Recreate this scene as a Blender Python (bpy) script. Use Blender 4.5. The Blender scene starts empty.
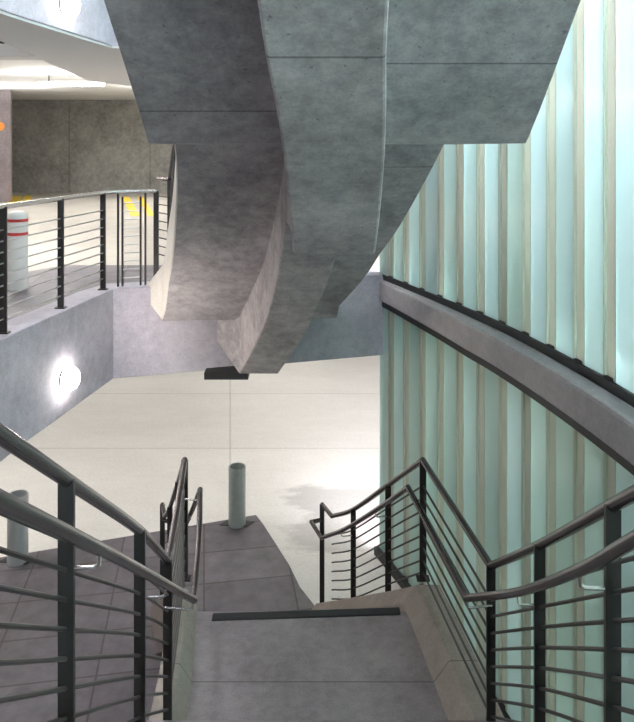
import bpy, bmesh, math, random
from mathutils import Vector, Matrix
random.seed(7)
C = bpy.context.scene.collection
EYE = 5.25                       # eye height above the lower floor; all Z below are given relative to the eye

# ------------------------------------------------------------------ helpers
def P(X, d, z):                  # metres right of the viewer, metres in front, metres above the eye
    return Vector((X, d, z + EYE))

def lerp_tab(tab, t):            # tab: [(t, v...)] piecewise linear
    if t <= tab[0][0]: a, b = tab[0], tab[1]
    elif t >= tab[-1][0]: a, b = tab[-2], tab[-1]
    else:
        for a, b in zip(tab, tab[1:]):
            if a[0] <= t <= b[0]: break
    k = (t - a[0]) / (b[0] - a[0])
    return [x + (y - x) * k for x, y in zip(a[1:], b[1:])]

def smooth_pts(pts, n=6):        # Catmull-Rom through points
    pts = [Vector(p) for p in pts]
    out = []
    for i in range(len(pts) - 1):
        p0 = pts[i - 1] if i else pts[0] * 2 - pts[1]
        p1, p2 = pts[i], pts[i + 1]
        p3 = pts[i + 2] if i + 2 < len(pts) else pts[-1] * 2 - pts[-2]
        for k in range(n):
            t = k / n
            out.append(0.5 * ((2 * p1) + (p2 - p0) * t + (2 * p0 - 5 * p1 + 4 * p2 - p3) * t * t + (3 * p1 - p0 - 3 * p2 + p3) * t ** 3))
    out.append(pts[-1])
    return out

def smooth_tab(tab, n=6):
    return [tuple(v) for v in smooth_pts([Vector(t) for t in tab], n)]

def obj(name, bm, mat, parent=None, smooth=False, bevel=0.0):
    me = bpy.data.meshes.new(name)
    off = Vector((0, 0, 0)); q = parent
    while q is not None: off = off + q.location; q = q.parent
    for v in bm.verts: v.co -= off
    bmesh.ops.recalc_face_normals(bm, faces=bm.faces[:])
    if smooth:
        for f in bm.faces: f.smooth = True
        for e in bm.edges:
            if len(e.link_faces) == 2 and e.calc_face_angle(0) > 0.7: e.smooth = False
    bm.to_mesh(me); bm.free()
    me.materials.append(mat)
    o = bpy.data.objects.new(name, me); C.objects.link(o)
    if parent is not None: o.parent = parent
    if bevel:
        m = o.modifiers.new('bevel', 'BEVEL'); m.width = bevel; m.segments = 2
        m.limit_method = 'ANGLE'; m.angle_limit = math.radians(40)
    return o

def tag(o, label, cat, group=None):
    o['label'] = label; o['category'] = cat
    if group: o['group'] = group
    return o

def struct(o, label=None):
    o['kind'] = 'structure'
    if label: o['label'] = label
    return o

def thing(name, label, cat, loc, group=None):
    o = bpy.data.objects.new(name, None); C.objects.link(o)
    o.location = loc; o.empty_display_size = 0.2
    return tag(o, label, cat, group)

def box(bm, lo, hi):
    vs = [bm.verts.new((x, y, z)) for x in (lo[0], hi[0]) for y in (lo[1], hi[1]) for z in (lo[2], hi[2])]
    for f in ((0, 1, 3, 2), (4, 6, 7, 5), (0, 4, 5, 1), (2, 3, 7, 6), (0, 2, 6, 4), (1, 5, 7, 3)):
        bm.faces.new([vs[i] for i in f])

def tube(bm, pts, r, seg=10, cap=True):
    pts = [Vector(p) for p in pts]
    rings = []; up = None
    for i, p in enumerate(pts):
        a = (p - pts[i - 1]).normalized() if i else None
        b = (pts[i + 1] - p).normalized() if i + 1 < len(pts) else None
        t = (a + b).normalized() if a is not None and b is not None else (a if a is not None else b)
        if up is None:
            up = Vector((0, 0, 1)) if abs(t.z) < 0.95 else Vector((1, 0, 0))
        n = (up - t * up.dot(t)).normalized(); up = n
        s = t.cross(n)
        k = 1.0
        if a is not None and b is not None:
            k = 1 / max(0.6, math.cos(a.angle(b, 0) / 2))
        ring = []
        for j in range(seg):
            w = 2 * math.pi * j / seg
            ring.append(bm.verts.new(p + (n * math.cos(w) + s * math.sin(w)) * r * (k if i not in (0, len(pts) - 1) else 1)))
        rings.append(ring)
    for a, b in zip(rings, rings[1:]):
        for j in range(seg):
            bm.faces.new((a[j], a[(j + 1) % seg], b[(j + 1) % seg], b[j]))
    if cap:
        bm.faces.new(rings[0][::-1]); bm.faces.new(rings[-1])

def loft(bm, sections, closed=True):      # sections: equal-length closed loops of points
    rings = [[bm.verts.new(p) for p in s] for s in sections]
    n = len(rings[0])
    for a, b in zip(rings, rings[1:]):
        for j in range(n):
            q = (a[j], a[(j + 1) % n], b[(j + 1) % n], b[j])
            try: bm.faces.new(q)
            except ValueError: pass
    bm.faces.new(rings[0][::-1]); bm.faces.new(rings[-1])

def prism(bm, poly, z0, z1):             # poly in (X, d); z relative to eye
    lo = [bm.verts.new(P(x, d, z0)) for x, d in poly]
    hi = [bm.verts.new(P(x, d, z1)) for x, d in poly]
    n = len(poly)
    bm.faces.new(lo[::-1]); bm.faces.new(hi)
    for i in range(n):
        bm.faces.new((lo[i], lo[(i + 1) % n], hi[(i + 1) % n], hi[i]))

def lathe(bm, prof, c, seg=24, axis=Vector((0, 0, 1))):
    q = axis.to_track_quat('Z', 'Y')
    rings = []
    for r, z in prof:
        if r < 1e-6: rings.append([bm.verts.new(c + q @ Vector((0, 0, z)))])
        else: rings.append([bm.verts.new(c + q @ Vector((r * math.cos(2 * math.pi * k / seg), r * math.sin(2 * math.pi * k / seg), z))) for k in range(seg)])
    for a, b in zip(rings, rings[1:]):
        for k in range(seg):
            k2 = (k + 1) % seg
            if len(a) == 1 and len(b) == 1: continue
            if len(a) == 1: bm.faces.new((a[0], b[k], b[k2]))
            elif len(b) == 1: bm.faces.new((a[k], a[k2], b[0]))
            else: bm.faces.new((a[k], a[k2], b[k2], b[k]))

# ------------------------------------------------------------------ materials
def new_mat(name):
    m = bpy.data.materials.new(name); m.use_nodes = True
    nt = m.node_tree
    return m, nt, nt.nodes, nt.links, nt.nodes['Principled BSDF']

def simple(name, col, rough=0.5, metal=0.0, emit=None, estr=0.0, spec=None):
    m, nt, N, L, b = new_mat(name)
    b.inputs['Base Color'].default_value = (*col, 1)
    b.inputs['Roughness'].default_value = rough
    b.inputs['Metallic'].default_value = metal
    if spec is not None: b.inputs['Specular IOR Level'].default_value = spec
    if emit:
        b.inputs['Emission Color'].default_value = (*emit, 1); b.inputs['Emission Strength'].default_value = estr
    return m

def concrete(name, c1, c2, rough=0.7, scale=1.0, joints_y=(), pits=0.5, jw=0.0045, jdark=0.5, stretch=(1, 1, 1), jx=(), bump=0.25, stain=None, contrast=1.0):
    m, nt, N, L, b = new_mat(name)
    geo = N.new('ShaderNodeNewGeometry')
    mp = N.new('ShaderNodeMapping'); mp.inputs['Scale'].default_value = stretch
    L.new(geo.outputs['Position'], mp.inputs['Vector'])
    def noise(s, det, rg=0.6):
        n = N.new('ShaderNodeTexNoise'); n.inputs['Scale'].default_value = s * scale
        n.inputs['Detail'].default_value = det; n.inputs['Roughness'].default_value = rg
        L.new(mp.outputs[0], n.inputs['Vector']); return n
    def math_(op, a, bv, clamp=False):
        n = N.new('ShaderNodeMath'); n.operation = op; n.use_clamp = clamp
        for i, v in enumerate((a, bv)):
            if isinstance(v, (int, float)): n.inputs[i].default_value = v
            else: L.new(v, n.inputs[i])
        return n.outputs[0]
    def ramp(src, p0, p1, a=0.0, bb=1.0):
        n = N.new('ShaderNodeMapRange'); n.inputs[1].default_value = p0; n.inputs[2].default_value = p1
        n.inputs[3].default_value = a; n.inputs[4].default_value = bb
        L.new(src, n.inputs[0]); return n.outputs[0]
    big = noise(1.6, 6); mid = noise(9, 8, 0.7); fine = noise(60, 4, 0.7)
    f = math_('ADD', math_('MULTIPLY', big.outputs[0], 0.5), math_('MULTIPLY', mid.outputs[0], 0.5))
    f = ramp(f, 0.5 - 0.16 / contrast, 0.5 + 0.16 / contrast)
    mix = N.new('ShaderNodeMixRGB'); mix.inputs[1].default_value = (*c1, 1); mix.inputs[2].default_value = (*c2, 1)
    L.new(f, mix.inputs[0])
    # pits and fine grain
    pit = noise(34, 4, 0.6)
    pm = ramp(pit.outputs[0], 0.30, 0.36)                       # 0 in pits
    grain = ramp(fine.outputs[0], 0.3, 0.7, 0.86, 1.1)
    dark = math_('MULTIPLY', grain, math_('ADD', math_('MULTIPLY', pm, pits), 1 - pits))
    hgt = math_('ADD', math_('MULTIPLY', pm, 0.5), math_('MULTIPLY', mid.outputs[0], 0.6))
    sx = N.new('ShaderNodeSeparateXYZ'); L.new(geo.outputs['Position'], sx.inputs[0])
    jl = [(0, 1, v, None) if not isinstance(v, tuple) else (0, 1, v[0], v[1:]) for v in joints_y] + [(1, v[0], v[1], None) for v in jx]
    for a, b_, c0, rng in jl:
        e = math_('ADD', math_('MULTIPLY', sx.outputs['X'], a), math_('MULTIPLY', sx.outputs['Y'], b_))
        c = N.new('ShaderNodeMath'); c.operation = 'COMPARE'
        L.new(e, c.inputs[0]); c.inputs[1].default_value = c0; c.inputs[2].default_value = jw
        o = c.outputs[0]
        if rng:
            o = math_('MULTIPLY', o, math_('MULTIPLY', math_('GREATER_THAN', sx.outputs['X'], rng[0]), math_('LESS_THAN', sx.outputs['X'], rng[1])))
        dark = math_('MULTIPLY', dark, math_('SUBTRACT', 1.0, math_('MULTIPLY', o, jdark)))
        hgt = math_('SUBTRACT', hgt, o)
    if stain:
        for (X, d, r, amt) in stain:
            v = N.new('ShaderNodeVectorMath'); v.operation = 'DISTANCE'
            v.inputs[1].default_value = (X, d, 0); L.new(geo.outputs['Position'], v.inputs[0])
            s = math_('ADD', math_('DIVIDE', v.outputs['Value'], r), math_('MULTIPLY', math_('SUBTRACT', big.outputs[0], 0.5), 2.6))
            dark = math_('MULTIPLY', dark, ramp(s, 0.85, 1.1, 1 - amt, 1.0))
    mul = N.new('ShaderNodeMixRGB'); mul.blend_type = 'MULTIPLY'; mul.inputs[0].default_value = 1
    L.new(mix.outputs[0], mul.inputs[1])
    cmb = N.new('ShaderNodeCombineColor')
    for i in range(3): L.new(dark, cmb.inputs[i])
    L.new(cmb.outputs[0], mul.inputs[2])
    L.new(mul.outputs[0], b.inputs['Base Color'])
    b.inputs['Roughness'].default_value = rough
    bp = N.new('ShaderNodeBump'); bp.inputs['Strength'].default_value = bump; bp.inputs['Distance'].default_value = 0.02
    L.new(hgt, bp.inputs['Height']); L.new(bp.outputs[0], b.inputs['Normal'])
    return m

def paving(name, c1, c2, mortar, rot, size):
    m, nt, N, L, b = new_mat(name)
    geo = N.new('ShaderNodeNewGeometry'); mp = N.new('ShaderNodeMapping')
    mp.inputs['Rotation'].default_value = (0, 0, rot); mp.inputs['Scale'].default_value = (1 / size,) * 3
    L.new(geo.outputs['Position'], mp.inputs['Vector'])
    br = N.new('ShaderNodeTexBrick'); br.offset = 0.0
    br.inputs['Color1'].default_value = (*c1, 1); br.inputs['Color2'].default_value = (*c2, 1); br.inputs['Mortar'].default_value = (*mortar, 1)
    br.inputs['Scale'].default_value = 1; br.inputs['Mortar Size'].default_value = 0.011
    br.inputs['Brick Width'].default_value = 1.0; br.inputs['Row Height'].default_value = 0.62
    L.new(mp.outputs[0], br.inputs['Vector'])
    n = N.new('ShaderNodeTexNoise'); n.inputs['Scale'].default_value = 5; n.inputs['Detail'].default_value = 9; n.inputs['Roughness'].default_value = 0.7
    L.new(geo.outputs['Position'], n.inputs['Vector'])
    mr = N.new('ShaderNodeMapRange'); mr.inputs[1].default_value = 0.3; mr.inputs[2].default_value = 0.7; mr.inputs[3].default_value = 0.7; mr.inputs[4].default_value = 1.3
    L.new(n.outputs[0], mr.inputs[0])
    mul = N.new('ShaderNodeMixRGB'); mul.blend_type = 'MULTIPLY'; mul.inputs[0].default_value = 1
    cmb = N.new('ShaderNodeCombineColor')
    for i in range(3): L.new(mr.outputs[0], cmb.inputs[i])
    L.new(br.outputs['Color'], mul.inputs[1]); L.new(cmb.outputs[0], mul.inputs[2])
    L.new(mul.outputs[0], b.inputs['Base Color'])
    b.inputs['Roughness'].default_value = 0.55
    return m

def channel_glass(name, tint, body, trans_mix, gloss_rough=0.12):
    m, nt, N, L, b = new_mat(name)
    N.remove(b)
    out = N['Material Output']
    info = N.new('ShaderNodeObjectInfo')
    hsv = N.new('ShaderNodeHueSaturation'); hsv.inputs['Color'].default_value = (*tint, 1)
    mr = N.new('ShaderNodeMapRange'); mr.inputs[3].default_value = 0.47; mr.inputs[4].default_value = 0.53
    L.new(info.outputs['Random'], mr.inputs[0]); L.new(mr.outputs[0], hsv.inputs['Hue'])
    m2 = N.new('ShaderNodeMath'); m2.operation = 'FRACT'
    m3 = N.new('ShaderNodeMath'); m3.operation = 'MULTIPLY'; m3.inputs[1].default_value = 7.31
    L.new(info.outputs['Random'], m3.inputs[0]); L.new(m3.outputs[0], m2.inputs[0])
    mr2 = N.new('ShaderNodeMapRange'); mr2.inputs[3].default_value = 0.8; mr2.inputs[4].default_value = 1.12
    L.new(m2.outputs[0], mr2.inputs[0]); L.new(mr2.outputs[0], hsv.inputs['Value'])
    tr = N.new('ShaderNodeBsdfTranslucent'); L.new(hsv.outputs[0], tr.inputs['Color'])
    rf = N.new('ShaderNodeBsdfRefraction'); rf.inputs['IOR'].default_value = 1.08; rf.inputs['Roughness'].default_value = 0.45
    L.new(hsv.outputs[0], rf.inputs['Color'])
    df = N.new('ShaderNodeBsdfDiffuse'); df.inputs['Color'].default_value = (*body, 1)
    gl = N.new('ShaderNodeBsdfGlossy'); gl.inputs['Roughness'].default_value = gloss_rough; gl.inputs['Color'].default_value = (0.95, 1, 1, 1)
    s1 = N.new('ShaderNodeMixShader'); s1.inputs[0].default_value = 0.6
    L.new(tr.outputs[0], s1.inputs[1]); L.new(rf.outputs[0], s1.inputs[2])
    s2 = N.new('ShaderNodeMixShader'); s2.inputs[0].default_value = 1 - trans_mix
    L.new(s1.outputs[0], s2.inputs[1]); L.new(df.outputs[0], s2.inputs[2])
    fr = N.new('ShaderNodeFresnel'); fr.inputs[0].default_value = 1.5
    s3 = N.new('ShaderNodeMixShader'); L.new(fr.outputs[0], s3.inputs[0])
    L.new(s2.outputs[0], s3.inputs[1]); L.new(gl.outputs[0], s3.inputs[2])
    L.new(s3.outputs[0], out.inputs['Surface'])
    return m

M = {}
M['stair'] = concrete('stair_concrete', (0.205, 0.196, 0.212), (0.45, 0.425, 0.44), joints_y=((3.667, -3, 0.1), (3.37, 0.1, 3), (5.74, 0.1, 3)), pits=0.45, contrast=1.35, bump=0.35)
M['spine'] = concrete('spine_concrete', (0.225, 0.212, 0.222), (0.48, 0.45, 0.46), joints_y=(2.59,), pits=0.45, contrast=1.35, bump=0.35)
M['wall'] = concrete('wall_concrete', (0.37, 0.35, 0.41), (0.56, 0.53, 0.60), pits=0.25, contrast=1.2)
M['curb'] = concrete('curb_concrete', (0.25, 0.21, 0.185), (0.37, 0.322, 0.285), pits=0.2, joints_y=(4.62,))
M['landing'] = concrete('landing_concrete', (0.20, 0.168, 0.178), (0.34, 0.29, 0.302), joints_y=(4.62,), pits=0.15, scale=1.5, contrast=1.1)
M['floor'] = concrete('floor_concrete', (0.74, 0.725, 0.70), (0.84, 0.825, 0.80), rough=0.6, joints_y=(12.2, 14.9), jx=((0.124, 0.0),), jw=0.016, jdark=0.22, pits=0.06, scale=0.7, bump=0.08, stretch=(0.5, 1.4, 1),
                      stain=((0.55, 10.0, 1.0, 0.28),))
M['deck'] = concrete('deck_concrete', (0.42, 0.395, 0.355), (0.54, 0.51, 0.465), rough=0.7, pits=0.1, bump=0.1)
M['darkwall'] = concrete('weathered_concrete', (0.20, 0.195, 0.18), (0.38, 0.365, 0.335), pits=0.15, scale=0.8, contrast=1.5, jx=((0, -6.2), (0, -3.2), (0, -9.2)), jw=0.03, jdark=0.25)
M['beam'] = concrete('beam_concrete', (0.33, 0.308, 0.325), (0.50, 0.472, 0.49), pits=0.2)
M['white'] = simple('white_paint', (0.82, 0.82, 0.81), 0.7)
M['grey_paint'] = simple('pale_grey_paint', (0.62, 0.62, 0.63), 0.7)
M['paving'] = paving('paving', (0.125, 0.112, 0.13), (0.155, 0.142, 0.16), (0.07, 0.062, 0.065), -0.16, 1.05)
M['steel'] = simple('rail_steel', (0.13, 0.115, 0.117), 0.24, 0.8)
M['rod'] = simple('rod_steel', (0.075, 0.07, 0.07), 0.4, 0.7)
M['post'] = simple('post_paint', (0.042, 0.040, 0.040), 0.42, 0.3)
M['bright'] = simple('bracket_steel', (0.75, 0.75, 0.74), 0.25, 1.0)
M['galv'] = concrete('galvanised_steel', (0.30, 0.34, 0.33), (0.40, 0.44, 0.43), rough=0.5, pits=0.1, scale=3, bump=0.05)
M['dark'] = simple('dark_metal', (0.03, 0.032, 0.035), 0.5, 0.3)
M['bollard_white'] = simple('white_bollard_paint', (0.78, 0.78, 0.77), 0.5)
M['red'] = simple('red_band', (0.6, 0.05, 0.05), 0.5)
M['yellow'] = simple('yellow_paint', (0.85, 0.58, 0.05), 0.6)
M['orange'] = simple('orange_sign', (0.85, 0.30, 0.05), 0.5)
M['globe'] = simple('lamp_globe', (1, 1, 1), 0.3, 0, (1.0, 0.92, 0.86), 28.0)
M['tube'] = simple('fluorescent_tube', (1, 1, 1), 0.3, 0, (1.0, 0.98, 0.94), 14.0)
M['glass_up'] = channel_glass('channel_glass', (0.79, 0.945, 0.93), (0.50, 0.62, 0.58), 0.92)
M['strip_up'] = channel_glass('channel_glass_strip', (0.80, 0.82, 0.74), (0.42, 0.41, 0.36), 0.70, 0.2)
M['ground'] = simple('outside_ground', (0.42, 0.45, 0.38), 0.9)
M['screen'] = concrete('screen_concrete', (0.60, 0.60, 0.50), (0.68, 0.68, 0.58), pits=0.1)

# ------------------------------------------------------------------ plan curves
# inner face of the curved parapet wall on the left, (d, X)
left_tab = [(-2.5, -1.75), (-1.0, -2.1), (1.0, -2.45), (3.0, -2.66), (4.5, -2.71), (5.87, -2.66), (6.95, -2.50), (8.0, -2.33)]
left_curve = [Vector((X, d)) for d, X in smooth_tab(left_tab, 5)]
corner_r = Vector((1.35, 9.05))
UPF = -1.62                       # top of the parapet / guard base
# channel-glass line, (d, X)
glass_tab = [(9.05, 0.80), (8.43, 1.04), (7.27, 1.46), (6.4, 1.735), (5.6, 1.92), (4.82, 2.06), (4.0, 2.16), (3.0, 2.22), (1.6, 2.20), (0.2, 2.04), (-1.2, 1.66), (-2.3, 1.0), (-2.95, 0.2)]
glass_curve = [Vector((X, d)) for d, X in smooth_tab(glass_tab, 8)]

def inset(p):                     # the ring beam is deeper where it nears the viewer
    return 0.055 + 0.145 * max(0, min(1, (9.0 - p.y) / 2.2))
def offset2(curve, o):            # to the right-hand side of travel
    out = []
    for i, p in enumerate(curve):
        a = curve[max(0, i - 1)]; b = curve[min(len(curve) - 1, i + 1)]
        t = (b - a).normalized()
        out.append(p + Vector((t.y, -t.x)) * (o(p) if callable(o) else o))
    return out

def ribbon_wall(bm, inner, outer, z0, z1):
    secs = []
    for a, b in zip(inner, outer):
        secs.append([P(a.x, a.y, z0), P(a.x, a.y, z1), P(b.x, b.y, z1), P(b.x, b.y, z0)])
    loft(bm, secs)

# ------------------------------------------------------------------ setting
left_out = offset2(left_curve, -0.32)
par_in = left_curve + [corner_r]
par_out = left_out[:-1] + [Vector((-2.5, 8.32)), Vector((1.35, 9.38))]

bm = bmesh.new(); ribbon_wall(bm, par_in, par_out, -2.65, UPF)
struct(obj('wall_left', bm, M['wall'], bevel=0.012), 'curved grey concrete parapet wall under the left guard rail, with round lamp')
bm = bmesh.new(); ribbon_wall(bm, par_in, par_out, 1.155, 2.2)
struct(obj('wall_above', bm, M['wall'], bevel=0.012), 'curved concrete parapet of the floor above, top left corner')

# lower floor
gl = offset2(glass_curve, -0.35)   # travel is towards the viewer, so the outside is on the left hand
bm = bmesh.new()
poly = [(-16, -3), (-16, 26)] + [(8, 26), (8, 9.6), (gl[0].x, 9.6)] + [(p.x, p.y) for p in gl] + [(1.2, -3)]
prism(bm, poly, -EYE - 0.2, -EYE)
struct(obj('floor', bm, M['floor']), 'pale lower floor of smooth concrete')
# dark paving on the lower floor
bm = bmesh.new()
prism(bm, [(-0.865, 9.93), (-0.75, 9.7), (-0.55, 9.23), (-0.35, 8.75), (-0.2, 8.3), (0.01, 7.9), (0.15, 7.0), (0.3, 5), (0.3, -2), (-9, -2), (-9, 7.25), (-4.03, 8.9)], -EYE, -EYE + 0.035)
struct(obj('floor_paving', bm, M['paving'], bevel=0.008), 'dark grey-purple stone paving at the foot of the lower stair')

# upper deck floor
DK = -1.70
bm = bmesh.new()
poly = [(p.x, p.y) for p in par_out] + [(8, 9.4), (8, 26), (-16, 26), (-16, -2.5)]
prism(bm, poly, DK - 0.35, DK)
struct(obj('floor_upper', bm, M['deck']), 'light concrete parking deck behind the left guard rail')
# dark paving band along the guard
po = offset2(left_curve, -0.33); po2 = offset2(left_curve, -2.3)
bm = bmesh.new()
prism(bm, [(p.x, p.y) for p in po[:-2]] + [(-2.5, 8.35), (-0.8, 8.8), (-0.8, 10.0), (-3.6, 10.0)] + [(p.x, p.y) for p in po2[::-1]], DK, DK + 0.012)
struct(obj('floor_walkway', bm, M['paving']), 'strip of dark paving along the guard rail on the upper deck')
# platform the viewer stands on
bm = bmesh.new()
prism(bm, [(-2.3, -2.4), (-2.42, 1.0), (-2.45, 1.35), (1.9, 1.35), (1.8, 0.2), (1.4, -1.2), (0.9, -2.0), (0.5, -2.4)], -1.85, -1.60)
struct(obj('floor_platform', bm, M['landing']), 'concrete platform at the head of the near flight')

# far wall, pillar, ceiling
bm = bmesh.new(); box(bm, P(-16, 26, DK - 0.3), P(8, 26.4, 1.80))
struct(obj('wall_back', bm, M['darkwall']), 'weathered dark concrete wall at the far end of the parking deck')
bm = bmesh.new(); box(bm, P(-16, 26, -EYE), P(8, 26.4, DK - 0.35))
struct(obj('wall_back_lower', bm, M['deck']))
bm = bmesh.new(); box(bm, P(-14, 21.5, DK), P(-9.42, 21.62, 1.75))
struct(obj('wall_pillar', bm, M['landing']), 'grey concrete wall end at the far left of the parking deck')
bm = bmesh.new()
prism(bm, [(-16, -3), (-2.9, -3), (-3.2, 1.0), (-3.4, 4.5), (-3.3, 6.9), (-3.0, 8.0), (8, 9.5), (8, 26.4), (-16, 26.4)], 1.75, 2.17)
struct(obj('ceiling', bm, M['white']), 'white painted ceiling over the parking deck')
# deep soffit of the edge above, and a cross beam
rim = [(p.x, p.y) for p in par_out]
bm = bmesh.new()
prism(bm, [(p.x, p.y) for p in offset2(left_curve, -0.02)][8:] + [(1.35, 9.08)] + [(1.35, 13.6), (-3.2, 13.6), (-3.9, 12.0), (-3.62, 9.4), (-3.5, 8.8), (-3.38, 7.5), (-3.5, 5.5), (-3.55, 3.0)], 1.13, 1.75)
struct(obj('ceiling_edge', bm, M['grey_paint']), 'deep pale grey soffit following the curved edge of the floor above')
bm = bmesh.new(); box(bm, P(-14, 9.1, 1.18), P(-3.55, 9.5, 1.75))
struct(obj('ceiling_beam', bm, M['grey_paint']), 'pale cross beam under the parking ceiling')
bm = bmesh.new(); box(bm, P(-16.4, -3, -EYE), P(-16, 26.4, 2.17))
struct(obj('wall_side', bm, M['white']))
bm = bmesh.new(); box(bm, P(7.8, 9.6, -EYE), P(8.2, 26.4, 2.17))
struct(obj('wall_right', bm, M['white']))

# roof over the stair hall and the walls that close it above and behind
bm = bmesh.new()                                 # with a narrow skylight slot along the left parapet
for x0, x1, d0, d1 in ((-6, -1.75, -3.2, 10), (-1.1, 3.2, -3.2, 10), (-1.75, -1.1, -3.2, 1.6), (-1.75, -1.1, 5.2, 10)):
    box(bm, P(x0, d0, 3.95), P(x1, d1, 4.25))
struct(obj('ceiling_hall', bm, M['white']))
bm = bmesh.new(); ribbon_wall(bm, left_curve + [Vector((3.0, 9.5))], par_out[:-1] + [Vector((3.0, 9.85))], 2.2, 3.95)
struct(obj('wall_upper', bm, M['wall']))
bm = bmesh.new(); box(bm, P(-16.4, -3.4, -EYE), P(0.2, -3.0, 3.95))
struct(obj('wall_front', bm, M['wall']))
# ring beam between the two glass walls
bi = offset2(glass_curve, inset); bo = offset2(glass_curve, -0.22)
bm = bmesh.new(); ribbon_wall(bm, bi, bo, -1.96, -1.69)
struct(obj('trim_1', bm, M['beam'], bevel=0.03), 'curved concrete ring beam between upper and lower glass walls')

# ------------------------------------------------------------------ channel glass walls
def arc_sample(curve, pitch, start):
    ds = [0]
    for a, b in zip(curve, curve[1:]): ds.append(ds[-1] + (b - a).length)
    out = []; s = start
    while s < ds[-1]:
        for i in range(len(ds) - 1):
            if ds[i] <= s <= ds[i + 1]:
                k = (s - ds[i]) / (ds[i + 1] - ds[i])
                p = curve[i].lerp(curve[i + 1], k); t = (curve[i + 1] - curve[i]).normalized()
                out.append((p, t)); break
        s += pitch
    return out

def u_profile(w, depth, th, face, sgn, lip=None):   # x along the wall, y towards inside; face plane at y=face, flanges towards sgn
    h = w / 2
    f = face; e = face + sgn * depth; g = face + sgn * th
    lp = lip or th
    return [(-h, f), (h, f), (h, e), (h - lp, e), (h - lp, g), (-h + lp, g), (-h + lp, e), (-h, e)]

def extrude(prof, z0, z1):
    bm = bmesh.new()
    lo = [bm.verts.new((x, y, z0)) for x, y in prof]; hi = [bm.verts.new((x, y, z1)) for x, y in prof]
    n = len(prof)
    for i in range(n): bm.faces.new((lo[i], lo[(i + 1) % n], hi[(i + 1) % n], hi[i]))
    bm.faces.new(lo[::-1]); bm.faces.new(hi)
    return bm

PITCH = 0.40
def glass_wall(name, z0, z1, frame_bm, label):
    root = struct(obj(name, frame_bm, M['dark']), label)
    ch = extrude(u_profile(0.240, 0.05, 0.007, 0.012, -1), z0 + EYE, z1 + EYE)
    st = extrude(u_profile(0.152, 0.026, 0.007, -0.012, 1, 0.026), z0 + EYE, z1 + EYE)
    c0 = obj('glass_channel', ch, M['glass_up'], root)
    s0 = obj('glass_strip', st, M['strip_up'], root)
    cb = bmesh.new(); box(cb, (-0.055, -0.03, z0 + EYE), (0.055, 0.022, z0 + EYE + 0.012))
    k0 = obj('glass_clip', cb, M['dark'], root)
    first = True
    for i, (p, t) in enumerate(arc_sample(glass_curve, PITCH / 2, 0.16)):
        # local x along the wall (towards the viewer), local y towards inside the atrium
        ang = math.atan2(t.y, t.x)
        inside = Vector((t.y, -t.x))            # right-hand side of travel towards the viewer = inside
        rot = ang if Vector((-math.sin(ang), math.cos(ang))).dot(inside) > 0 else ang + math.pi
        srcs = [c0] if i % 2 == 0 else [s0, k0]
        for src in srcs:
            used = src.get('_u', 0)
            o = src if not used else src.copy()
            if used: C.objects.link(o)
            src['_u'] = 1
            o.location = (p.x, p.y, 0); o.rotation_euler = (0, 0, rot)
    for o in bpy.data.objects:
        if '_u' in o: del o['_u']
    return root

fi = offset2(glass_curve, lambda p: inset(p) - 0.155 * inset(p) / 0.2); fo = offset2(glass_curve, -0.10); fm = offset2(glass_curve, lambda p: 0.1 * inset(p) + 0.02)
bm = bmesh.new()                                # sloped dark flashing at the foot of the upper glass
loft(bm, [[P(a.x, a.y, -1.695), P(a.x, a.y, -1.675), P(m_.x, m_.y, -1.62), P(b.x, b.y, -1.62), P(b.x, b.y, -1.695)] for a, b, m_ in zip(fi, fo, fm)])
glass_wall('window_1', -1.62, 3.9, bm, 'upper wall of vertical translucent glass channels above the ring beam')
bm = bmesh.new()
ribbon_wall(bm, offset2(glass_curve, lambda p: inset(p) - 0.03), fo, -2.03, -1.955)
ribbon_wall(bm, offset2(glass_curve, 0.07), fo, -EYE, -EYE + 0.10)
glass_wall('window_2', -EYE + 0.10, -2.03, bm, 'lower wall of vertical greenish glass channels below the ring beam')

# ------------------------------------------------------------------ overhead staircase
mS = 0.80
def soff_pt(u, v, z0=0.02):        # plan point (d, X) of the lower flight's soffit edge along a sight line
    d = (5.5 * mS + z0) / (mS - (v - 147) / 700)
    return (d, (u - 317) / 700 * d)
UL = smooth_tab([(0.2, -0.88), (1.6, -0.91), (3.0, -0.927), (3.9, -0.94), (4.7, -1.01), (5.5, -1.112), soff_pt(178, 184), soff_pt(174.5, 249), soff_pt(169, 285), soff_pt(163, 321), (8.16, -1.985)], 6)
UR = smooth_tab([(0.2, 1.08), (1.6, 1.12), (3.0, 1.147), (3.9, 1.165), (4.7, 1.10), (5.5, 1.0), soff_pt(400, 230), soff_pt(379, 261), soff_pt(365, 284), soff_pt(343, 310), soff_pt(338, 316.5), (8.6, 0.22)], 6)
BE = soff_pt(163, 321)[0]; BER = soff_pt(338, 316.5)[0]
def UX(tab, d): return lerp_tab(tab, d)[0]

def flight_sections(ds, soff, tops, L, R, rdep=None):
    secs = []
    for d, zs, zt in zip(ds, soff, tops):
        dr = rdep(d) if rdep else d
        secs.append([P(UX(L, d), d, zs), P(UX(L, d), d, zt), P(UX(R, dr), dr, zt), P(UX(R, dr), dr, zs)])
    return secs

def stepped(d0, d1, z0, z1, n, soffit):   # going away: n risers from z0 down to z1
    ds, so, to = [d0], [soffit(d0)], [z0]
    for i in range(n):
        a = d0 + (d1 - d0) * (i + 1) / n
        z = z0 + (z1 - z0) * i / n; zn = z0 + (z1 - z0) * (i + 1) / n
        a2 = min(a, d1)
        ds += [a2 - 0.004, a2 + (0.0 if i < n - 1 else 0)]; so += [soffit(a2 - 0.004), soffit(a2)]; to += [z, zn]
    return ds, so, to

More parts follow.
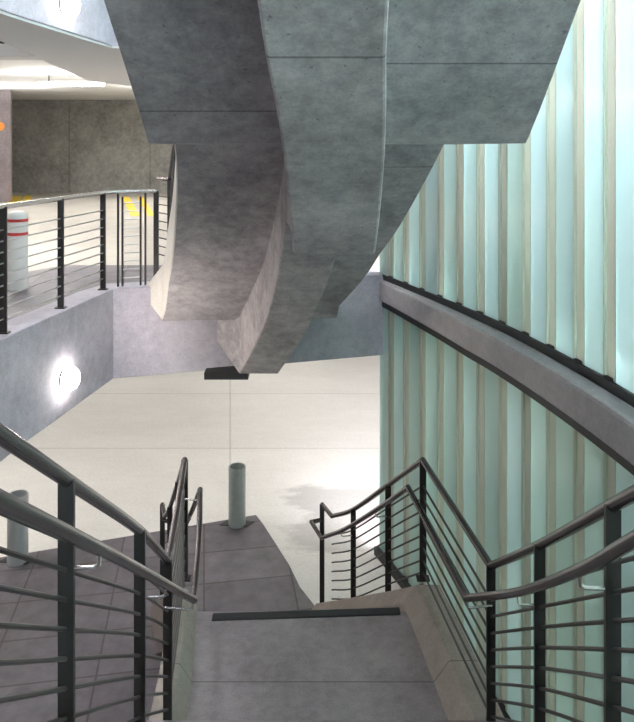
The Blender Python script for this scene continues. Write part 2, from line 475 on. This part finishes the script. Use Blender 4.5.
st = thing('overhead_staircase', 'curved concrete staircase overhead with central spine beam, landing on the parking deck', 'staircase', P(-0.7, 8.2, DK))
SA = 0.72
def soffA(d): return 0.02 + SA * (3.9 - d)
ds, so, to = stepped(1.30, 3.9, 2.17, 0.24, 11, soffA)
so[0] = soffA(1.3)
bm = bmesh.new(); loft(bm, flight_sections(ds, so, to, UL, UR))
obj('upper_flight', bm, M['stair'], st, bevel=0.01)
bm = bmesh.new(); loft(bm, flight_sections([-2.0, 0.4, 1.30], [1.90] * 3, [2.17] * 3, UL, UR))
obj('upper_landing', bm, M['stair'], st)
ld = [3.9 + 1.6 * i / 6 for i in range(7)]
bm = bmesh.new(); loft(bm, flight_sections(ld, [0.02] * 7, [0.24] * 7, UL, UR))
obj('landing', bm, M['stair'], st, bevel=0.01)
def soffB(d): return 0.02 - mS * (d - 5.5)
def rdB(d): return 5.5 + (d - 5.5) * (BER + 0.22 - 5.5) / (BE - 5.5) if d < BE + 0.01 else 8.56
ds, so, to = stepped(5.5, BE, 0.24, DK, 11, soffB)
ds += [8.16]; so += [-1.775]; to += [DK]
bm = bmesh.new(); loft(bm, flight_sections(ds, so, to, UL, UR, rdB))
obj('lower_flight', bm, M['stair'], st, bevel=0.01)
# upstand curb along each side of the lower flight and landing
def curb_strip(tab, side, ds, zlo, zhi, w, rd=None):
    secs = []
    for d, a, b in zip(ds, zlo, zhi):
        dr = rd(d) if rd else d
        x = UX(tab, dr)
        secs.append([P(x + side * 0.012, dr, a), P(x + side * 0.012, dr, b), P(x - side * w, dr, b), P(x - side * w, dr, a + 0.12)])
    bm = bmesh.new(); loft(bm, secs); return bm
cd = [5.5 + (BE - 5.5) * i / 12 for i in range(13)] + [8.16]
zl = [soffB(d) for d in cd[:-1]] + [-1.775]
zh = [max(soffB(d) + 0.52 + 0.12 * (d - 5.5) / 2.5, UPF) for d in cd[:-1]] + [UPF]
M['curb_lit'] = concrete('stair_side_lit_concrete', (0.60, 0.57, 0.52), (0.72, 0.69, 0.64), pits=0.12)  # light falling on the left side is put into this paler colour
obj('curb', curb_strip(UL, -1, cd, [z + 0.004 for z in zl], zh, 0.13), M['curb_lit'], st, bevel=0.012)
obj('curb', curb_strip(UR, 1, cd, [z + 0.02 for z in zl], zh, 0.13, rdB), M['stair'], st, bevel=0.012)
# spine beam
def spp(u, v):
    d = (5.5 * mS - 0.59) / (mS - (v - 147) / 700)
    return (d, (u - 317) / 700 * d + 0.225)
SE = spp(239, 374)[0]
SPC = smooth_tab([(0.2, 0.0), (1.5, 0.01), (2.39, 0.020), (2.94, 0.066), (3.32, 0.085), (3.87, 0.094), (4.7, 0.06), (5.5, -0.01), spp(278.6, 274), spp(266, 321), spp(253.5, 348), spp(239, 374)], 5)
SPW = [(0.2, 0.222), (3.0, 0.224), (4.0, 0.228), (5.5, 0.235), (8.3, 0.222)]
def sp_bot(d):
    if d < 3.87: return -0.59 + SA * (3.87 - d)
    if d < 5.5: return -0.59
    return -0.59 - mS * (d - 5.5)
def sp_top(d):
    if d < 3.9: return soffA(d) + 0.06
    if d < 5.5: return 0.08
    return soffB(min(d, 7.9)) + 0.06
def spine(ds, tip=False):
    secs = []
    for d in ds:
        c = UX(SPC, d); w = lerp_tab(SPW, d)[0]
        zb, zt = sp_bot(d), sp_top(d)
        secs.append([P(c - w, d, zb), P(c - w, d, zt), P(c + w, d, zt), P(c + w, d, zb)])
    if tip:                                     # the heel that runs into the parapet wall
        secs.append([P(-1.185, 8.27, -2.30), P(-1.185, 8.27, -1.80), P(-0.35, 8.6, -1.80), P(-0.35, 8.6, -2.45)])
    bm = bmesh.new(); loft(bm, secs); return bm
obj('spine_beam', spine([1.3 + (3.87 - 1.3) * i / 10 for i in range(11)] + [4.2, 4.6, 5.0, 5.3, 5.5] + [5.5 + (SE - 5.5) * i / 12 for i in range(1, 13)], True), M['spine'], st, bevel=0.014)
bm = bmesh.new(); box(bm, P(-1.31, 8.12, -2.70), P(-0.80, 8.5, -2.62))
obj('bearing_plate', bm, M['dark'], st)['label'] = 'black steel bearing plate under the foot of the spine beam'

# ------------------------------------------------------------------ railings
BAR0, BARSP, NB = 0.20, 0.097, 9
def flat_post(top, h, axis, w=0.052, t=0.018):
    bm = bmesh.new()
    a = Vector((axis[0], axis[1], 0)).normalized(); b = Vector((-a.y, a.x, 0))
    cs = [a * w / 2 * i + b * t / 2 * j for i, j in ((-1, -1), (1, -1), (1, 1), (-1, 1))]
    lo = [bm.verts.new(top - Vector((0, 0, h)) + c) for c in cs]; hi = [bm.verts.new(top + c) for c in cs]
    bm.faces.new(lo[::-1]); bm.faces.new(hi)
    for i in range(4): bm.faces.new((lo[i], lo[(i + 1) % 4], hi[(i + 1) % 4], hi[i]))
    return bm
def foot_plate(top, h, axis):
    bm = bmesh.new()
    a = Vector((axis[0], axis[1], 0)).normalized(); b = Vector((-a.y, a.x, 0))
    f = [a * 0.05 * i + b * 0.035 * j for i, j in ((-1, -1), (1, -1), (1, 1), (-1, 1))]
    q = top - Vector((0, 0, h))
    lo = [bm.verts.new(q + c) for c in f]; hi = [bm.verts.new(q + c + Vector((0, 0, 0.012))) for c in f]
    bm.faces.new(lo[::-1]); bm.faces.new(hi)
    for i in range(4): bm.faces.new((lo[i], lo[(i + 1) % 4], hi[(i + 1) % 4], hi[i]))
    return bm

def dense(segs, n=6):             # segs: list of smooth runs of points joined at kinks
    out = []
    for s in segs:
        pts = smooth_pts(s, n) if len(s) > 2 else [Vector(s[0]), Vector(s[1])]
        out += pts if not out else pts[1:]
    return out

def railing(name, label, segs, posts, hand=None, brackets=(), group=None, bars=NB, bar_end=None, skip_bars_from=None):
    top = dense(segs)
    base = Vector(posts[0][0]) - Vector((0, 0, posts[0][1]))
    r = thing(name, label, 'railing', base, group)
    bm = bmesh.new(); tube(bm, top, 0.0225, 12); obj('top_rail', bm, M['steel'], r, smooth=True)
    bpts = top if bar_end is None else [p for p in top if p.y <= bar_end]
    for k in range(bars):
        o = BAR0 + BARSP * k
        bm = bmesh.new(); tube(bm, [p - Vector((0, 0, o)) for p in bpts], 0.0075, 8); obj('bar', bm, M['rod'], r, smooth=True)
    for (p, h, ax) in posts:
        po_ = obj('post', flat_post(Vector(p), h, ax), M['post'], r)
        obj('foot_plate', foot_plate(Vector(p), h, ax), M['post'], po_)
    if hand:
        bm = bmesh.new(); tube(bm, dense(hand), 0.0205, 12); hr = obj('handrail', bm, M['steel'], r, smooth=True)
    for a, b in brackets:          # from the post, level, then up to the handrail
        a = Vector(a); b = Vector(b); low = Vector((b.x, b.y, b.z - 0.06))
        a = Vector((a.x, a.y, low.z))
        bm = bmesh.new(); tube(bm, [a, a.lerp(low, 0.8), a.lerp(low, 0.96) + Vector((0, 0, 0.008)), b], 0.007, 8); obj('bracket', bm, M['bright'], hr, smooth=True)['label'] = 'bright steel bracket rod'
    return r

def at(segs, d):                   # point on a railing at depth d
    pts = dense(segs)
    for a, b in zip(pts, pts[1:]):
        if min(a.y, b.y) <= d <= max(a.y, b.y) and abs(a.y - b.y) > 1e-6:
            return a.lerp(b, (d - a.y) / (b.y - a.y))
    return pts[-1]

XA = (1, 0)
# right-hand railing of the stair we stand on
R_seg = [[P(0.90, 1.30, -0.43), P(0.97, 1.9, -0.88), P(1.005, 2.38, -1.218), P(1.065, 3.35, -1.905), P(1.018, 4.1, -2.455)],
         [P(1.018, 4.1, -2.455), P(0.832, 5.5, -2.46)],
         [P(0.832, 5.5, -2.46), P(0.63, 6.2, -2.994), P(0.36, 6.95, -3.60), P(0.16, 7.45, -3.93)],
         [P(0.16, 7.45, -3.93), P(0.055, 7.70, -3.93)]]
R_hand = [[P(0.80, 1.30, -0.62), P(0.86, 1.9, -1.067), P(0.893, 2.38, -1.438), P(0.962, 3.35, -2.13), P(0.868, 4.05, -2.61)],
          [P(0.868, 4.05, -2.61), P(0.704, 5.41, -2.63)],
          [P(0.704, 5.41, -2.63), P(0.535, 6.1, -3.15), P(0.27, 6.85, -3.74), P(0.047, 7.34, -4.10)],
          [P(0.047, 7.34, -4.10), P(-0.06, 7.65, -4.10)], [P(-0.06, 7.65, -4.10), P(0.05, 7.70, -4.10)]]
def posts_on(segs, dd, h, ax=XA): return [(at(segs, d), h, ax) for d in dd]
pr = posts_on(R_seg, [1.45, 2.38, 3.35], 1.22) + posts_on(R_seg, [4.1], 1.08) + posts_on(R_seg, [5.5], 0.935) + posts_on(R_seg, [6.2, 6.95], 1.05) + [(P(0.055, 7.70, -3.93), EYE - 3.93 - 0.0, XA)]
br = [(at(R_seg, d), at(R_hand, d + (0.005 if d < 4 else -0.03))) for d in (2.38, 3.35, 4.08, 6.2, 6.95)]
railing('stair_railing', 'dark steel railing with two rails along the right side of the stair, beside the glass', R_seg, pr, R_hand, br, bar_end=7.46)
# left-hand railing of the same stair
L_seg = [[P(-0.81, 1.20, -0.305), P(-0.816, 1.8, -0.738), P(-0.823, 2.3, -1.094), P(-0.835, 3.3, -1.81), P(-0.885, 4.15, -2.455)],
         [P(-0.885, 4.15, -2.455), P(-0.955, 4.8, -2.46), P(-1.04, 5.5, -2.46)],
         [P(-1.04, 5.5, -2.46), P(-1.24, 6.25, -2.99), P(-1.47, 7.0, -3.60), P(-1.62, 7.45, -3.93)],
         [P(-1.62, 7.45, -3.93), P(-1.70, 7.70, -3.93)]]
L_hand = [[P(-0.712, 1.05, -0.415), P(-0.713, 1.568, -0.79), P(-0.714, 2.3, -1.32), P(-0.714, 2.93, -1.785), P(-0.712, 4.05, -2.62)],
          [P(-0.712, 4.05, -2.62), P(-0.80, 4.75, -2.63), P(-0.897, 5.37, -2.63)],
          [P(-0.897, 5.37, -2.63), P(-1.10, 6.15, -3.2), P(-1.33, 6.9, -3.79), P(-1.48, 7.35, -4.10)],
          [P(-1.48, 7.35, -4.10), P(-1.56, 7.62, -4.10)], [P(-1.56, 7.62, -4.10), P(-1.69, 7.70, -4.10)]]
pl = posts_on(L_seg, [1.35, 2.3, 3.3], 1.22) + posts_on(L_seg, [4.15], 1.08) + posts_on(L_seg, [5.5], 0.935) + posts_on(L_seg, [6.25, 7.0], 1.05) + [(P(-1.70, 7.70, -3.93), EYE - 3.93 - 0.035, XA)]
br = [(at(L_seg, d), at(L_hand, d + (0.005 if d < 4 else -0.02))) for d in (2.3, 3.3, 4.05, 5.35, 6.25)]
railing('stair_railing', 'dark steel railing with two rails on the left side of the stair, nearest the viewer', L_seg, pl, L_hand, br, bar_end=7.46)

# guard rail on the parapet of the upper deck
gz = -0.52
gp = offset2(left_curve, -0.09)
gpts = [p for p in gp if p.y > 2.9]
G_seg = [[P(p.x, p.y, gz) for p in gpts[:-2]] + [P(-2.43, 7.95, gz)],
         [P(-2.43, 7.95, gz), P(-2.36, 8.08, gz), P(-2.22, 8.17, gz)],
         [P(-2.22, 8.17, gz), P(-1.90, 8.27, gz)]]
g_posts = []
for d in (4.2, 5.1, 6.09, 7.04, 7.95):
    p = at(G_seg[:1], d); p.z = EYE + gz
    g_posts.append((p, -UPF + gz, XA))
g_posts.append((P(-1.90, 8.27, gz), -UPF + gz, XA))
g = thing('guard_railing', 'steel guard railing with horizontal bars on the curved parapet, upper left', 'railing', g_posts[3][0] - Vector((0, 0, -UPF + gz)))
top = dense(G_seg, 2)
bm = bmesh.new(); tube(bm, top, 0.024, 12); obj('top_rail', bm, M['bright'], g, smooth=True)
curve_part = [p for p in top if p.y <= 7.96]
M['rod_pale'] = simple('pale_rod_steel', (0.72, 0.72, 0.74), 0.3, 0.9)
for k in range(NB):
    o = Vector((0, 0, BAR0 + BARSP * k))
    bm = bmesh.new(); tube(bm, [p - o for p in curve_part], 0.0075, 8); obj('bar', bm, M['rod_pale'], g, smooth=True)
for (p, h, ax) in g_posts:
    po_ = obj('post', flat_post(p, h, ax, 0.06, 0.02), M['post'], g)
    obj('foot_plate', foot_plate(p, h, ax), M['post'], po_)

# narrow gate at the end of the guard rail
def gate_pt(x_px): return (x_px - 317) / 700
gt = thing('guard_gate', 'narrow steel gate panel with horizontal rungs at the end of the guard rail', 'gate', P(-2.2, 8.19, UPF))
gdir = Vector((0.29, 0.10, 0)).normalized()
def on_gate(s): return P(-2.31, 8.13, 0) + gdir * s
jam = (0.0, 0.05, 0.255, 0.31)
for i, s in enumerate(jam):
    q = on_gate(s); bm = bmesh.new()
    box(bm, Vector((q.x - 0.009, q.y - 0.015, EYE + UPF)), Vector((q.x + 0.009, q.y + 0.015, EYE + gz - (0.02 if i in (0, 3) else 0.06))))
    obj('jamb' if i in (0, 3) else 'stile', bm, M['post'], gt)
for k in range(10):
    z = gz - 0.13 - 0.097 * k
    a, b = on_gate(jam[1]), on_gate(jam[2]); a.z = b.z = EYE + z
    bm = bmesh.new(); tube(bm, [a, b], 0.0075, 8); obj('rung', bm, M['rod_pale'], gt, smooth=True)

# railing on the left edge of the overhead stair's lower flight
bd = [5.55, 6.2, 6.9, 7.5, 7.95]
def zb(d): return max(soffB(d) + 0.52 + 0.12 * (d - 5.5) / 2.5, UPF)
B_seg = [[P(UX(UL, d) + 0.06, d, zb(d) + 0.93) for d in bd], [P(UX(UL, 7.95) + 0.06, 7.95, zb(7.95) + 0.93), P(-1.86, 8.2, zb(7.95) + 0.93)]]
bp = [(at(B_seg, d), 0.93, XA) for d in (5.6, 6.4, 7.2, 7.93)]
railing('overhead_stair_railing', 'steel railing climbing the left edge of the overhead stair, seen end on beside the gate', B_seg, bp, None, (), bars=8)

# ------------------------------------------------------------------ lower staircase (the one we look down)
DL, DR = [(1.3, -0.93), (4.15, -1.0), (5.5, -1.16), (6.25, -1.36), (7.0, -1.59), (7.7, -1.82)], [(1.3, 1.05), (2.38, 1.12), (3.35, 1.17), (4.1, 1.125), (5.5, 0.94), (6.2, 0.74), (6.95, 0.47), (7.7, 0.17)]
DL, DR = smooth_tab(DL, 4), smooth_tab(DR, 4)
LAND = -3.53
ls = thing('staircase', 'grey concrete staircase going down from the viewer to the lower floor', 'staircase', P(0, 7.6, -EYE))
SL = 0.70
def soffN(d): return LAND - 0.24 + SL * (4.1 - d)
ds, so, to = stepped(1.35, 4.1, -1.60, LAND, 11, soffN)
bm = bmesh.new(); loft(bm, flight_sections(ds, so, to, DL, DR))
obj('near_flight', bm, M['landing'], ls)
ld = [4.1 + 1.22 * i / 5 for i in range(6)]
bm = bmesh.new(); loft(bm, flight_sections(ld, [LAND - 0.24] * 6, [LAND] * 6, DL, DR))
obj('landing', bm, M['landing'], ls)
def soffF(d): return max(LAND - 0.24 - 0.76 * (d - 5.3), -EYE - 0.0)
RI = (LAND + EYE) / 10
ds, so, to = stepped(5.32, 7.5, LAND - RI, -EYE, 9, soffF)
ds = ds[:-1]; so = so[:-1]; to = to[:-1]
so = [min(a, b - 0.02) for a, b in zip(so, to)]
so = [max(a, -EYE) for a in so]
bm = bmesh.new(); loft(bm, flight_sections(ds, so, to, DL, DR))
obj('far_flight', bm, M['landing'], ls)
# nosing strip at the edge of the landing
bm = bmesh.new()
loft(bm, [[P(x, 5.25 + dy, LAND - 0.02), P(x, 5.25 + dy, LAND + 0.010), P(x, 5.325 + dy, LAND + 0.012), P(x, 5.325 + dy, LAND - 0.06)] for x, dy in ((-0.785, -0.04), (0.63, 0.03))])
obj('nosing', bm, M['dark'], ls, bevel=0.005)['label'] = 'black nosing strip on the edge of the landing'
# curbs: inner slope, flat top
def curb_z(d):
    if d < 4.1: return LAND + 0.14 + SL * (4.1 - d)
    if d < 5.42: return LAND + 0.14
    return LAND + 0.14 - 0.715 * (d - 5.42)
def curb2(outer, side, wtop, wbase, ds, lift=0.0):
    secs = []
    for d in ds:
        x = UX(outer, d); zt = curb_z(d) + lift
        zlo = max(zt - 0.42, -EYE)
        secs.append([P(x, d, zlo), P(x, d, zt), P(x - side * wtop, d, zt), P(x - side * wbase, d, zt - 0.142), P(x - side * wbase, d, zlo)])
    bm = bmesh.new(); loft(bm, secs); return bm
cds = [1.35, 2.0, 2.7, 3.4, 3.9, 4.1, 4.35, 4.6, 4.95, 5.2, 5.42, 5.7, 6.1, 6.5, 6.9, 7.3, 7.68]
obj('curb', curb2(DR, 1, 0.19, 0.295, cds), M['curb'], ls, bevel=0.012)
obj('curb', curb2(DL, -1, 0.13, 0.22, cds, -0.02), M['curb'], ls, bevel=0.012)

# ------------------------------------------------------------------ bollards
def pipe_bollard(X, d, h, r, label, mat, zbase):
    b = thing('bollard', label, 'bollard', P(X, d, zbase))
    bm = bmesh.new()
    lathe(bm, [(r, 0), (r, h), (r - 0.008, h + 0.004), (r - 0.014, h), (r - 0.014, h - 0.35), (0, h - 0.35)], P(X, d, zbase), 28)
    obj('pipe', bm, mat, b, smooth=True)
    bm = bmesh.new()
    prism(bm, [(X - 0.24, d - 0.03), (X + 0.14, d - 0.08), (X + 0.24, d + 0.05), (X - 0.12, d + 0.13)], zbase, zbase + 0.008)
    o = obj('base_plate', bm, M['dark'], b); o['label'] = 'black ground plate'
    return b
pipe_bollard(-1.105, 9.68, 0.80, 0.118, 'open grey steel pipe bollard at the corner of the dark paving, centre of the floor', M['galv'], -EYE + 0.035)
M['galv_pale'] = concrete('pale_galvanised_steel', (0.46, 0.47, 0.50), (0.56, 0.57, 0.60), rough=0.5, pits=0.08, scale=3, bump=0.05)
pipe_bollard(-3.77, 8.82, 0.84, 0.125, 'pale grey pipe bollard seen through the left stair railing', M['galv_pale'], -EYE + 0.035)
wb = thing('bollard', 'white bollard with two red bands behind the guard rail on the upper deck', 'bollard', P(-3.57, 8.35, DK + 0.012))
bm = bmesh.new(); lathe(bm, [(0.115, 0), (0.115, 0.86), (0.10, 0.90), (0.06, 0.925), (0, 0.93)], P(-3.57, 8.35, DK + 0.012), 28); obj('post', bm, M['bollard_white'], wb, smooth=True)
for z in (0.64, 0.80):
    bm = bmesh.new(); lathe(bm, [(0.112, z), (0.118, z), (0.118, z + 0.035), (0.112, z + 0.035)], P(-3.57, 8.35, DK + 0.012), 28)
    obj('band', bm, M['red'], wb, smooth=True)['label'] = 'red reflective band'

# ------------------------------------------------------------------ lamps and small things
def wall_lamp(z, label):
    c = P(-2.505, 6.93, z); ax = Vector((0.985, -0.155, 0)).normalized()
    l = thing('wall_lamp', label, 'lamp', c)
    bm = bmesh.new(); lathe(bm, [(0, 0.0), (0.105, 0.0), (0.105, 0.03), (0, 0.03)], c, 28, ax); obj('base', bm, M['dark'], l, smooth=True)
    bm = bmesh.new(); lathe(bm, [(0.118, 0.03), (0.122, 0.05), (0.112, 0.09), (0.088, 0.125), (0.045, 0.15), (0, 0.156)], c, 28, ax)
    o = obj('globe', bm, M['globe'], l, smooth=True); o['label'] = 'glowing white glass globe'
wall_lamp(-2.29, 'lit round bulkhead lamp on the curved parapet wall, lower left')
wall_lamp(1.40, 'lit round bulkhead lamp on the parapet of the floor above')

def fixture(X, d, z, L, rot, label, grp=None):
    c = P(X, d, z)
    f = thing('fluorescent_light', label, 'light', c, grp)
    R = Matrix.Rotation(rot, 4, 'Z')
    def rb(lo, hi, nm, mat):
        bm = bmesh.new(); box(bm, lo, hi)
        for v in bm.verts: v.co = c + R @ v.co
        return obj(nm, bm, mat, f)
    rb((-L / 2, -0.09, 0.03), (L / 2, 0.09, 0.09), 'housing', M['white'])
    rb((-L / 2 + 0.03, -0.07, -0.02), (L / 2 - 0.03, 0.07, 0.03), 'diffuser', M['tube'])
    for sx in (-0.35, 0.35):
        rb((sx * L - 0.012, -0.012, 0.09), (sx * L + 0.012, 0.012, 1.75 - z), 'hanger', M['dark'])
fixture(-5.95, 17.0, 1.50, 1.6, 0.0, 'long bright fluorescent light hanging in front of the far wall')
fixture(-5.3, 10.3, 1.25, 1.5, 2.35, 'slim fluorescent light hanging at an angle behind the cross beam')

cam_t = thing('security_camera', 'small dark camera under the ceiling edge at the far left', 'camera', P(-3.62, 7.9, 1.75))
bm = bmesh.new(); tube(bm, [P(-3.62, 7.9, 1.75), P(-3.62, 7.9, 1.30)], 0.015, 8); obj('bracket', bm, M['dark'], cam_t, smooth=True)
bm = bmesh.new(); tube(bm, [P(-3.70, 7.95, 1.23), P(-3.50, 7.8, 1.20)], 0.05, 12); obj('body', bm, M['dark'], cam_t, smooth=True)

bm = bmesh.new(); lathe(bm, [(0, 0), (0.13, 0), (0.13, 0.02), (0, 0.02)], P(-9.72, 21.5, 0.63), 24, Vector((0, -1, 0)))
tag(obj('sign', bm, M['orange']), 'small round orange sign on the grey wall end, far left', 'sign')

# painted floor marks on the deck
def mark(poly, label):
    bm = bmesh.new(); prism(bm, poly, DK, DK + 0.008)
    tag(obj('floor_marking', bm, M['yellow']), label, 'floor marking', 'yellow painted stripes on the deck')
def dk(x, y):
    d = -DK * 700 / (y - 147); return ((x - 317) / 700 * d, d)
mark([dk(122, 197), dk(129, 197), dk(140, 216), dk(131, 216)], 'left slanted yellow stripe seen through the gate')
mark([dk(137, 197), dk(143, 197), dk(155, 216), dk(148, 216)], 'right slanted yellow stripe seen through the gate')
mark([dk(10, 196), dk(22, 196), dk(19, 204), dk(6, 204)], 'yellow stripe above the white bollard at far left')
mark([dk(25, 195.5), dk(32, 195.5), dk(29, 203), dk(21, 203)], 'second yellow stripe to the right of the white bollard')

# ------------------------------------------------------------------ outside
bm = bmesh.new()
go = offset2(glass_curve, -0.36)
prism(bm, [(p.x, p.y) for p in go] + [(40, -20), (40, 40), (go[0].x + 0.2, 40)], -EYE - 0.25, -EYE - 0.05)
struct(obj('floor_outside', bm, M['ground']))

hf = offset2(glass_curve, -2.9); hb = offset2(glass_curve, -3.6)  # unseen screen, added to darken the view through the lower glass
bm = bmesh.new(); ribbon_wall(bm, hf[::4], hb[::4], -EYE - 0.1, 1.1)
struct(obj('light_screen', bm, M['screen']), 'unseen grey-green screen added outside the glass to dim its lower part')
# small uplights at the foot of the glass
def uplight(X, d, z, e):
    l = bpy.data.lights.new('uplight', 'POINT'); l.energy = e * 7; l.color = (0.95, 1, 1); l.shadow_soft_size = 0.03
    o = bpy.data.objects.new('uplight', l); C.objects.link(o); o.location = P(X, d, z)
for d, e in ((8.35, 2.0), (7.55, 2.0), (5.55, 3.0), (4.75, 2.0)):
    x = lerp_tab(glass_tab[::-1], d)[0] if False else UX(sorted(glass_tab), d)
    uplight(x + 0.12, d - 0.03, -1.50, e)
for d, e in ((5.4, 3.0), (4.9, 4.0), (4.5, 3.0)):
    uplight(UX(sorted(glass_tab), d) + 0.13, d, -EYE + 0.5, e)
# ------------------------------------------------------------------ light
w = bpy.data.worlds.new('world'); bpy.context.scene.world = w; w.use_nodes = True
bg = w.node_tree.nodes['Background']
WN, WL = w.node_tree.nodes, w.node_tree.links
tc = WN.new('ShaderNodeTexCoord'); sp_ = WN.new('ShaderNodeSeparateXYZ'); WL.new(tc.outputs['Generated'], sp_.inputs[0])
mr_ = WN.new('ShaderNodeMapRange'); mr_.inputs[1].default_value = 0.0; mr_.inputs[2].default_value = 0.7; mr_.inputs[3].default_value = 10.0; mr_.inputs[4].default_value = 32.0
WL.new(sp_.outputs['Z'], mr_.inputs[0]); WL.new(mr_.outputs[0], bg.inputs[1])      # pale overcast sky, brighter overhead
bg.inputs[0].default_value = (0.95, 0.92, 1.0, 1)

def area(name, loc, sx, sy, power, col, rot=(0, 0, 0)):
    l = bpy.data.lights.new(name, 'AREA'); l.shape = 'RECTANGLE'; l.size = sx; l.size_y = sy; l.energy = power; l.color = col
    o = bpy.data.objects.new(name, l); C.objects.link(o); o.location = loc; o.rotation_euler = rot
    return o
warm = (1.0, 0.965, 0.92)
for X, d in ((-6, 11), (-1, 11), (-6, 15.5), (-1, 15.5), (-6, 20), (-1, 20), (4, 14)):
    area('deck_light_below', P(X, d, -2.15), 2.4, 0.3, 40, warm)
for X, d in ((-6, 13.4), (-5.3, 10.4), (-9, 18), (-3, 18), (-5, 22)):
    area('deck_lamp', P(X, d, 1.1), 2.4, 0.3, 80, (1, 0.97, 0.93))
if True:
    area('stair_side_fill', P(-4.6, 10.2, 1.08), 1.6, 0.3, 60, (1, 0.95, 0.88))  # fill added to brighten the left side of the overhead stair
for X, d in ((-5.95, 16.6), (-9, 20), (-4, 20), (-6, 11), (-5.6, 7.4)):  # upward fill lights added to whiten the deck ceiling
    area('ceiling_fill', P(X, d, 1.2), 2.0, 0.3, 75, (1, 0.98, 0.95), (math.pi, 0, 0))

for X, d in ((-4.8, 8.9), (-8.5, 9.5), (-6.5, 5.5)):  # extra unseen lights, added for bounce onto the spine's left face
    area('deck_light_below', P(X, d, -2.15), 2.4, 0.3, 45, (1.0, 0.94, 0.88))
# unseen point lights added beside the viewer to brighten the stair's left faces
for z, e in ((1.40, 20), (-2.29, 14)):
    l = bpy.data.lights.new('parapet_fill', 'POINT'); l.energy = e; l.color = (1.0, 0.90, 0.80); l.shadow_soft_size = 0.1
    o = bpy.data.objects.new('parapet_fill', l); C.objects.link(o); o.location = P(-2.48, 3.4, z)

# spot added at the lower bulkhead lamp to brighten the spine's left face
l = bpy.data.lights.new('spine_fill', 'SPOT'); l.energy = 85; l.color = (1.0, 0.89, 0.78); l.shadow_soft_size = 0.1
l.spot_size = math.radians(150); l.spot_blend = 1.0
o = bpy.data.objects.new('spine_fill', l); C.objects.link(o); o.location = P(-2.28, 6.9, -2.29)
o.rotation_euler = Vector((1.6, 0.9, 0.5)).to_track_quat('-Z', 'Y').to_euler()

# ------------------------------------------------------------------ camera
cam = bpy.data.cameras.new('camera'); co = bpy.data.objects.new('camera', cam); C.objects.link(co)
co.location = (0, 0, EYE); co.rotation_euler = (math.pi / 2, 0, 0)
cam.sensor_fit = 'HORIZONTAL'; cam.sensor_width = 36; cam.lens = 36 * 700 / 634
cam.shift_y = -(361 - 147) / 634
cam.clip_start = 0.05
S = bpy.context.scene
S.camera = co
S.view_settings.view_transform = 'Standard'; S.view_settings.look = 'None'
S.view_settings.gamma = 1; S.view_settings.exposure = 0.0; S.view_settings.use_curve_mapping = False
